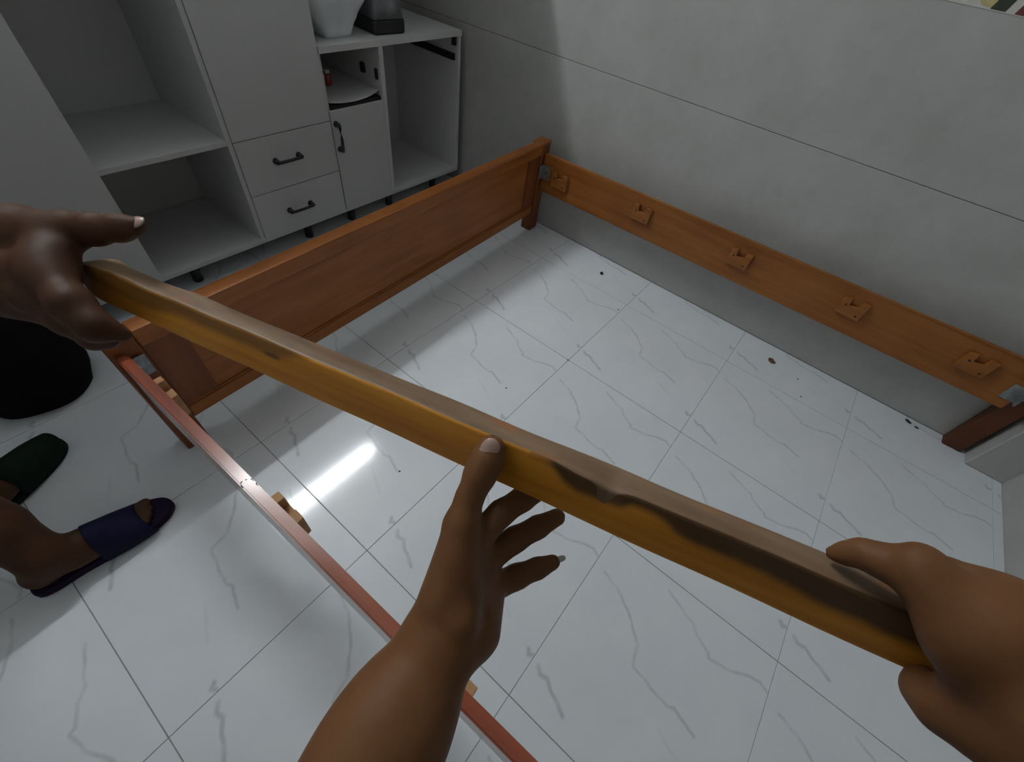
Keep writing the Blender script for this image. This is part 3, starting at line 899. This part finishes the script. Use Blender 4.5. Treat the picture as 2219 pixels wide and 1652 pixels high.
def sdf_object(name, pieces, mat, parent, origin):
    VV, QQ, off = [], [], 0
    for V, Q in pieces:
        VV.append(V); QQ.append(Q + off); off += len(V)
    V = np.concatenate(VV) - np.array(origin); Q = np.concatenate(QQ)
    me = bpy.data.meshes.new(name)
    me.from_pydata(V.tolist(), [], Q.tolist())
    me.polygons.foreach_set('use_smooth', [True] * len(me.polygons))
    me.materials.append(mat)
    me.update()
    o = bpy.data.objects.new(name, me)
    return link(o, parent)

def fingernail(n, parent, origin, mat):
    bm = bmesh.new()
    bmesh.ops.create_uvsphere(bm, u_segments=16, v_segments=10, radius=1.0)
    for v in bm.verts:
        x, y, z = v.co
        x = math.copysign(abs(x) ** .75, x)
        v.co = (x * n['l'], y * n['w'], z * .0016 - .18 * n['w'] * y * y)
    M4 = Matrix([[n['d'][i], n['s'][i], n['n'][i], n['c'][i] - origin[i]] for i in range(3)] + [[0, 0, 0, 1]])
    bmesh.ops.transform(bm, matrix=M4, verts=bm.verts)
    return build('fingernail', bm, mat, parent, smooth=True)

def head_chains(c, fwd):
    """head about 21 cm tall centred at c, looking along fwd"""
    c = np.array(c); f = np.array(fwd, float); f /= np.linalg.norm(f)
    up = np.array([0, 0, 1.]); up = up - f * (up @ f); up /= np.linalg.norm(up); s = np.cross(f, up)
    P = lambda a, b, d, r: list(c + f * a + up * b + s * d) + [r]
    ch = [([P(-.02, .03, -.012, .078), P(-.02, .03, .012, .078)], .02),
          ([P(.02, .0, -.012, .062), P(.02, .0, .012, .062)], .02),
          ([P(.035, -.06, -.010, .038), P(.035, -.06, .010, .038)], .03),
          ([P(.080, .005, 0, .008), P(.100, -.025, 0, .012)], .012),
          ([P(.072, -.058, -.014, .007), P(.076, -.056, 0, .009), P(.072, -.058, .014, .007)], .008),
          ([P(.072, .020, -.045, .012), P(.086, .022, -.015, .010)], .012),
          ([P(.072, .020, .045, .012), P(.086, .022, .015, .010)], .012),
          ([P(-.015, .02, -.088, .010), P(-.010, -.02, -.086, .009)], .008),
          ([P(-.015, .02, .088, .010), P(-.010, -.02, .086, .009)], .008)]
    eyes = [P(.070, .003, -.032, .0125), P(.070, .003, .032, .0125)]
    hair = [([P(-.030, .045, -.012, .083), P(-.030, .045, .012, .083)], .02), ([P(-.05, -.01, -.02, .062), P(-.05, -.01, .02, .062)], .03)]
    return ch, eyes, hair

# ------------------------------------------------------------------ the person wearing the camera: two arms reach into view
def cone_part(name, chains, h, mat, parent, origin):
    return sdf_object(name, [sdf_mesh(chains, h)], mat, parent, origin)

Cw = np.array(CAM['loc']); Rw = np.array(CAM['rot'])
def camp(x, y, z, r): return list(Cw + Rw @ np.array([x, y, z])) + [r]
hf = np.array([.86, .51, 0.])
O1 = (-2.45, -1.12, 0.0)
p1 = empty('person', O1)
tag(p1, 'person seen as two bare brown arms from below, both hands on the plank', 'person')
shL = H1[12 if False else 1][0][-1]; shR = H2[1][0][-1]
shL = np.array(shL); shR = np.array(shR)
neck0 = (shL[:3] + shR[:3]) / 2 - hf * .05
hip = neck0 + np.array([0, 0, -.46]) - hf * .24
kn = hip + np.array([0, 0, -.36]) + hf * .06
side = np.array([-.51, .86, 0.])
headc = Cw + Rw @ np.array([0, 0.03, .115])
fwdv = -Rw[:, 2]
hch, eyes, hair = head_chains(headc, fwdv)
L4 = lambda v, r: [float(v[0]), float(v[1]), float(v[2]), r]
body = list(hch)
body.append(([L4(headc - fwdv * .03 - np.array([0, 0, .05]), .05), L4(neck0 + np.array([0, 0, .02]), .055)], .03))
body.append(([L4(shL[:3], .055), L4(neck0, .085), L4(shR[:3], .055)], .05))
body.append(([L4(neck0 - hf * .03, .105), L4((neck0 + hip) / 2, .110), L4(hip, .120)], .05))
for s in (-1, 1):
    ft = np.array([hip[0], hip[1], 0]) + hf * .02 + side * .10 * s
    body.append(([L4(hip + side * .08 * s, .085), L4(np.array([kn[0], kn[1], .42]) + side * .10 * s, .055), L4(ft + np.array([0, 0, .09]), .038), L4(ft + np.array([0, 0, .035]), .033)], .02))
    body.append(([L4(ft + np.array([0, 0, .034]), .033), L4(ft + hf * .10 + np.array([0, 0, .032]), .030), L4(ft + hf * .16 + np.array([0, 0, .022]), .020)], .02))
arms = [sdf_mesh(H1, .0024, carve=CARVE1), sdf_mesh(H2, .0024)]
sdf_object('body', arms + [sdf_mesh(body, .008)], M['skin_a'], p1, O1)
fingernail(NAIL1[0], p1, O1, M['nail'])
fingernail(NAIL1[1], p1, O1, M['nail_tip'])
shirt = [([L4(neck0 - hf * .02 + np.array([0, 0, -.03]), .118), L4((neck0 + hip) / 2, .126), L4(hip + np.array([0, 0, -.05]), .136)], .05),
         ([L4(shL[:3], .070), L4(neck0, .090), L4(shR[:3], .070)], .05),
         ([L4(shL[:3], .068), list(np.array(H1[1][0][1])[:3] * .55 + shL[:3] * .45) + [.060]], .03),
         ([L4(shR[:3], .068), list(np.array(H2[1][0][1])[:3] * .55 + shR[:3] * .45) + [.060]], .03)]
cone_part('shirt', shirt, .009, M['shirt_a'], p1, O1)
sh_ = [([L4(hip, .140), L4(hip + np.array([0, 0, -.06]), .135)], .04)]
for s in (-1, 1):
    sh_.append(([L4(hip + side * .08 * s, .100), L4(np.array([kn[0], kn[1], .48]) + side * .10 * s, .085)], .03))
cone_part('shorts', sh_, .009, M['shorts'], p1, O1)
cone_part('hair', hair, .006, M['hair'], p1, O1)
for e in eyes:
    bm = bmesh.new(); bmesh.ops.create_uvsphere(bm, u_segments=12, v_segments=8, radius=e[3])
    bmesh.ops.translate(bm, vec=Vector(e[:3]) - Vector(O1), verts=bm.verts)
    build('eye', bm, M['eye'], p1, smooth=True)

# ------------------------------------------------------------------ the other person, standing at the left in odd slippers
O2 = (-2.48, 0.16, 0.0)
p2 = empty('person', O2)
tag(p2, 'person with brown legs in purple and green slippers gripping the far end of the plank', 'person')
A1 = np.array([-2.492, -.008, .085]); A2 = np.array([-2.562, .262, .085])
K1 = np.array([-2.535, .19, .45]); K2 = np.array([-2.625, .30, .45])
HP = np.array([-2.57, .23, .86]); NK = np.array([-2.33, .11, 1.27])
SR = np.array([-2.30, -.045, 1.21]); SL = np.array([-2.38, .27, 1.21])
EL = np.array([-2.45, .36, .97]); WL = np.array([-2.43, .35, .74])
D1 = np.array([.999, -.045, 0]); D2 = np.array([math.cos(.62), math.sin(.62), 0])
legs = []
SOLE = .022
def foot_chains(A, D_):
    S_ = np.array([-D_[1], D_[0], 0])
    g = lambda a, b, z, r: L4(np.array([A[0], A[1], 0]) + D_ * a + S_ * b + np.array([0, 0, z]), r)
    c = [([g(0, 0, .10, .038), g(-.028, 0, SOLE + .034, .032)], .02),
         ([g(-.030, 0, SOLE + .030, .030), g(.06, 0, SOLE + .034, .032), g(.135, 0, SOLE + .024, .024)], .02),
         ([g(.03, .008, SOLE + .050, .030), g(.13, .010, SOLE + .020, .020)], .02),
         ([g(.03, -.015, SOLE + .030, .026), g(.12, -.022, SOLE + .020, .019)], .02)]
    toes = [(.030, .190, .0125), (.009, .190, .0095), (-.008, .183, .0088), (-.022, .172, .0082), (-.035, .158, .0080)]
    return c, g, toes
pieces2 = []
for A, Kk, D_, sgn in ((A1, K1, D1, 1), (A2, K2, D2, -1)):
    c, g, toes = foot_chains(A, D_)
    fc = list(c)
    for b, l, r in toes:
        fc.append(([g(.12, b * .8 * sgn, SOLE + .020, r * 1.1), g(l, b * sgn, SOLE + r + .0005, r)], .006))
    fc.append(([L4(A, .045), L4(A * .72 + Kk * .28, .052), L4(A * .4 + Kk * .6 + np.array([-.010, 0, 0]), .063), L4(Kk, .050)], .02))
    pieces2.append(sdf_mesh(fc, .0035))
body2 = [([L4(K1, .050), L4(HP + np.array([.01, -.09, 0]), .082)], .02), ([L4(K2, .050), L4(HP + np.array([.01, .09, 0]), .082)], .02),
         ([L4(HP + np.array([0, -.05, 0]), .105), L4(HP + np.array([0, .05, 0]), .105)], .04),
         ([L4(HP, .11), L4((HP + NK) / 2, .105), L4(NK - np.array([0, 0, .08]), .10)], .05),
         ([L4(SR, .052), L4(NK - np.array([.03, 0, .04]), .07), L4(SL, .052)], .05),
         ([L4(NK, .052), L4(NK + np.array([.08, -.03, .09]), .05)], .03),
         ([L4(SL, .05), L4(EL, .040), L4(WL, .028)], .02),
         ([L4(WL, .032), L4(WL + np.array([.015, -.005, -.08]), .026)], .02)]
for k, (dy, dx) in enumerate(((-.02, .03), (-.008, .0), (.008, -.005), (.022, -.01))):
    body2.append(([L4(WL + np.array([.015 + dx * .3, -.005 + dy, -.08]), .011), L4(WL + np.array([.025 + dx, -.01 + dy, -.16 + abs(dy) * .4]), .009)], .006))
body2.append(([L4(WL + np.array([.03, -.02, -.04]), .013), L4(WL + np.array([.06, -.03, -.10]), .010)], .008))
hc2, eyes2, hair2 = head_chains(NK + np.array([.13, -.05, .165]), (.72, -.40, -.55))
body2 += hc2
sdf_object('body', [sdf_mesh(H3, .0026)] + pieces2 + [sdf_mesh(body2, .008)], M['skin_b'], p2, O2)
fingernail(NAIL3[0], p2, O2, M['nail'])
shirt2 = [([L4(HP + np.array([0, 0, .02]), .125), L4((HP + NK) / 2, .122), L4(NK - np.array([0, 0, .09]), .115)], .05),
          ([L4(SR, .068), L4(NK - np.array([.03, 0, .05]), .075), L4(SL, .068)], .05),
          ([L4(SR, .066), L4(SR * .45 + np.array([-2.345, -.175, 1.01]) * .55, .058)], .03),
          ([L4(SL, .066), L4(SL * .45 + EL * .55, .058)], .03)]
cone_part('shirt', shirt2, .009, M['shirt_b'], p2, O2)
shorts2 = [([L4(HP + np.array([0, -.04, 0]), .125), L4(HP + np.array([0, .04, 0]), .125)], .04),
           ([L4(HP + np.array([.01, -.09, 0]), .100), L4(K1 * .8 + HP * .2, .088)], .03), ([L4(HP + np.array([.01, .09, 0]), .100), L4(K2 * .8 + HP * .2, .088)], .03)]
cone_part('shorts', shorts2, .009, M['shorts'], p2, O2)
cone_part('hair', hair2, .006, M['hair'], p2, O2)
for e in eyes2:
    bm = bmesh.new(); bmesh.ops.create_uvsphere(bm, u_segments=12, v_segments=8, radius=e[3])
    bmesh.ops.translate(bm, vec=Vector(e[:3]) - Vector(O2), verts=bm.verts)
    build('eye', bm, M['eye'], p2, smooth=True)

def slipper(A, D_, sgn, sole_mat, band_mat, label, toe_open):
    D_ = Vector(D_); S_ = Vector((-D_[1], D_[0], 0))
    root = empty('slipper', (0, 0, 0))
    root.parent = p2
    root.location = Vector((A[0], A[1], 0)) - Vector(O2)
    tag(root, label)
    # outline of the sole (along, across)
    out = [(-.068, 0), (-.062, .026), (-.035, .036), (.02, .035), (.08, .042), (.14, .050), (.19, .048), (.222, .032), (.235, .008),
           (.230, -.014), (.205, -.034), (.15, -.046), (.08, -.042), (.02, -.036), (-.035, -.036), (-.062, -.026)]
    n = len(out)
    dense = []
    for i in range(n):
        p0, p1_, p2_, p3 = (Vector(out[(i + k) % n]) for k in (-1, 0, 1, 2))
        for k in range(4):
            t = k / 4
            dense.append(.5 * ((2 * p1_) + (p2_ - p0) * t + (2 * p0 - 5 * p1_ + 4 * p2_ - p3) * t * t + (3 * p1_ - p0 - 3 * p2_ + p3) * t ** 3))
    bm = bmesh.new()
    rings = []
    for z, s in ((.0008, .965), (.004, 1.0), (.017, 1.0), (SOLE, .97)):
        rings.append([bm.verts.new(D_ * ((p[0] - .08) * s + .08) + S_ * (p[1] * s * sgn) + Vector((0, 0, z))) for p in dense])
    for a, b in zip(rings, rings[1:]):
        for i in range(len(dense)):
            j = (i + 1) % len(dense)
            bm.faces.new((a[i], a[j], b[j], b[i]))
    bm.faces.new(rings[0][::-1]); bm.faces.new(rings[-1])
    build('sole', bm, sole_mat, root, smooth=False)
    # closed band over the forefoot
    bm = bmesh.new()
    NA, NB = 16, 18
    a0, a1 = .066, (.180 if toe_open else .216)
    outer = []; inner = []
    for i in range(NA + 1):
        u = i / NA
        al = a0 + (a1 - a0) * u
        wd_ = .0465 + .006 * math.sin(u * math.pi * .8)
        if not toe_open and u > .6:
            wd_ *= 1 - .30 * ((u - .6) / .4) ** 2
        ht = (.105 - .048 * u) if toe_open else (.105 - .056 * u)
        ro, ri = [], []
        for k in range(NB + 1):
            ph = math.pi * k / NB
            cx = math.cos(ph); sz = math.sin(ph) ** .75
            lead = .010 * math.sin(ph) * (1 - u) - (.012 * (math.sin(ph)) if toe_open else -.014 * math.sin(ph)) * u
            ro.append(bm.verts.new(D_ * (al + lead) + S_ * (cx * wd_ * sgn) + Vector((0, 0, .010 + (ht - .008) * sz))))
            ri.append(bm.verts.new(D_ * (al + lead) + S_ * (cx * (wd_ - .004) * sgn) + Vector((0, 0, .010 + (ht - .0125) * sz))))
        outer.append(ro); inner.append(ri)
    for i in range(NA):
        for k in range(NB):
            bm.faces.new((outer[i][k], outer[i][k + 1], outer[i + 1][k + 1], outer[i + 1][k]))
            bm.faces.new((inner[i][k], inner[i + 1][k], inner[i + 1][k + 1], inner[i][k + 1]))
        for k in (0, NB):
            bm.faces.new((outer[i][k], outer[i + 1][k], inner[i + 1][k], inner[i][k]))
    for i in (0, NA):
        for k in range(NB):
            bm.faces.new((outer[i][k], outer[i][k + 1], inner[i][k + 1], inner[i][k]))
    build('band', bm, band_mat, root, smooth=True)
slipper(A1, D1, 1, M['purple'], M['navy'], 'purple open-toe slipper with navy band', True)
slipper(A2, D2, -1, M['green'], M['green'], 'dark green slipper', False)

# ------------------------------------------------------------------ black bag on the floor at the left
bb = empty('cloth_bag', (-2.33, 0.648, 0))
tag(bb, 'slumped black cloth bag on the floor by the wardrobe, below the gripping hand', 'bag')
bm = bmesh.new()
NU, NV = 36, 16
rings = []
for a in range(NV + 1):
    u = a / NV
    z = .34 * u
    r = .136 * (1 - (max(0, u - .15) / .85) ** 2.4) ** .5 if u < 1 else 0.02
    r = max(r, .03)
    if u < .12: r *= .90 + .10 * u / .12
    rings.append([bm.verts.new((r * (1 + .04 * math.sin(5 * t + a * .4) + .025 * math.sin(9 * t - a * .7)) * math.cos(t) * 1.05, r * (1 + .04 * math.sin(4 * t + a * .5)) * math.sin(t) * .98, z + .0008)) for t in (2 * math.pi * b / NU for b in range(NU))])
for p, q in zip(rings, rings[1:]):
    for b in range(NU):
        bm.faces.new((p[b], p[(b + 1) % NU], q[(b + 1) % NU], q[b]))
bm.faces.new(rings[0][::-1]); bm.faces.new(rings[-1])
build('sack', bm, M['black_cloth'], bb, smooth=True)
build('strap', sweep(bmesh.new(), [(-.03, 0, .335), (-.06, .02, .38), (0, .03, .40), (.06, .02, .375), (.03, 0, .335)], [(.012, .003)] * 5, 8), M['black_cloth'], bb, smooth=True)

# ------------------------------------------------------------------ bits lying on the floor
def bit(name, x, y, sx, sy, sz, rz, mat, label, cat='debris', group=None, seed=0, sharp=False):
    rng = random.Random(seed)
    bm = bmesh.new()
    bmesh.ops.create_icosphere(bm, subdivisions=1 if sharp else 2, radius=1.0)
    for v in bm.verts:
        k = 1 + rng.uniform(-.22, .22)
        v.co = Vector((v.co.x * sx * k, v.co.y * sy * k, max(v.co.z, -.55) * sz))
    zmin = min(v.co.z for v in bm.verts)
    o = build(name, bm, mat, None, smooth=not sharp, loc=(x, y, -zmin + .0002))
    o.rotation_euler = (0, 0, rz)
    return tag(o, label, cat, group)
bit('pebble', -.380, -.286, .0085, .0085, .008, 0, M['bark'], 'round black pellet on the floor near the foot end of the bed', 'pellet', seed=1)
# thin broken wood chip
bm = bmesh.new()
q = [(-.016, -.010), (.010, -.013), (.018, .002), (.004, .013), (-.013, .009)]
A_ = [bm.verts.new((x, y, 0)) for x, y in q]; B_ = [bm.verts.new((x * .93, y * .9, .006)) for x, y in q]
bm.faces.new(A_[::-1]); bm.faces.new(B_)
for i in range(5):
    bm.faces.new((A_[i], A_[(i + 1) % 5], B_[(i + 1) % 5], B_[i]))
o = build('wood_chip', bm, M['chip'], None, loc=(-.348, -1.153, .0003)); o.rotation_euler = (0, 0, .9)
tag(o, 'brown broken wood chip on the floor under the wall side rail', 'chip')
bit('bark_flake', -.268, -1.700, .0145, .0065, .004, 1.0, M['bark'], 'larger of two black flakes by the far bed post', 'flake', seed=4, sharp=True)
bit('bark_flake', -.277, -1.733, .0085, .004, .003, 1.4, M['bark'], 'smaller of two black flakes by the far bed post', 'flake', seed=5, sharp=True)
bit('crumb', -.372, -1.275, .0048, .0022, .002, 1.2, M['bark'], 'tiny dark crumb nearest the wood chip', 'crumb', seed=6, sharp=True)
bit('crumb', -.468, -1.312, .0045, .0024, .002, 1.2, M['bark'], 'tiny dark crumb beside the tile joint past the wood chip', 'crumb', seed=7, sharp=True)
bit('crumb', -.563, -.489, .0042, .0036, .002, .4, M['bark'], 'tiny dark crumb in the middle of the bed frame near a tile corner', 'crumb', seed=8, sharp=True)
bit('crumb', -1.003, -.499, .0042, .0030, .002, .2, M['bark'], 'tiny dark crumb exactly on a tile crossing behind the plank', 'crumb', seed=9, sharp=True)
bit('crumb', -1.293, -.412, .0030, .0030, .002, 0, M['bark'], 'tiny dark crumb on the floor just behind the plank', 'crumb', seed=10, sharp=True)
bit('crumb', -1.783, -.385, .0030, .0024, .002, 0, M['bark'], 'tiny dark crumb beside the bright lamp streak on the floor', 'crumb', seed=12, sharp=True)
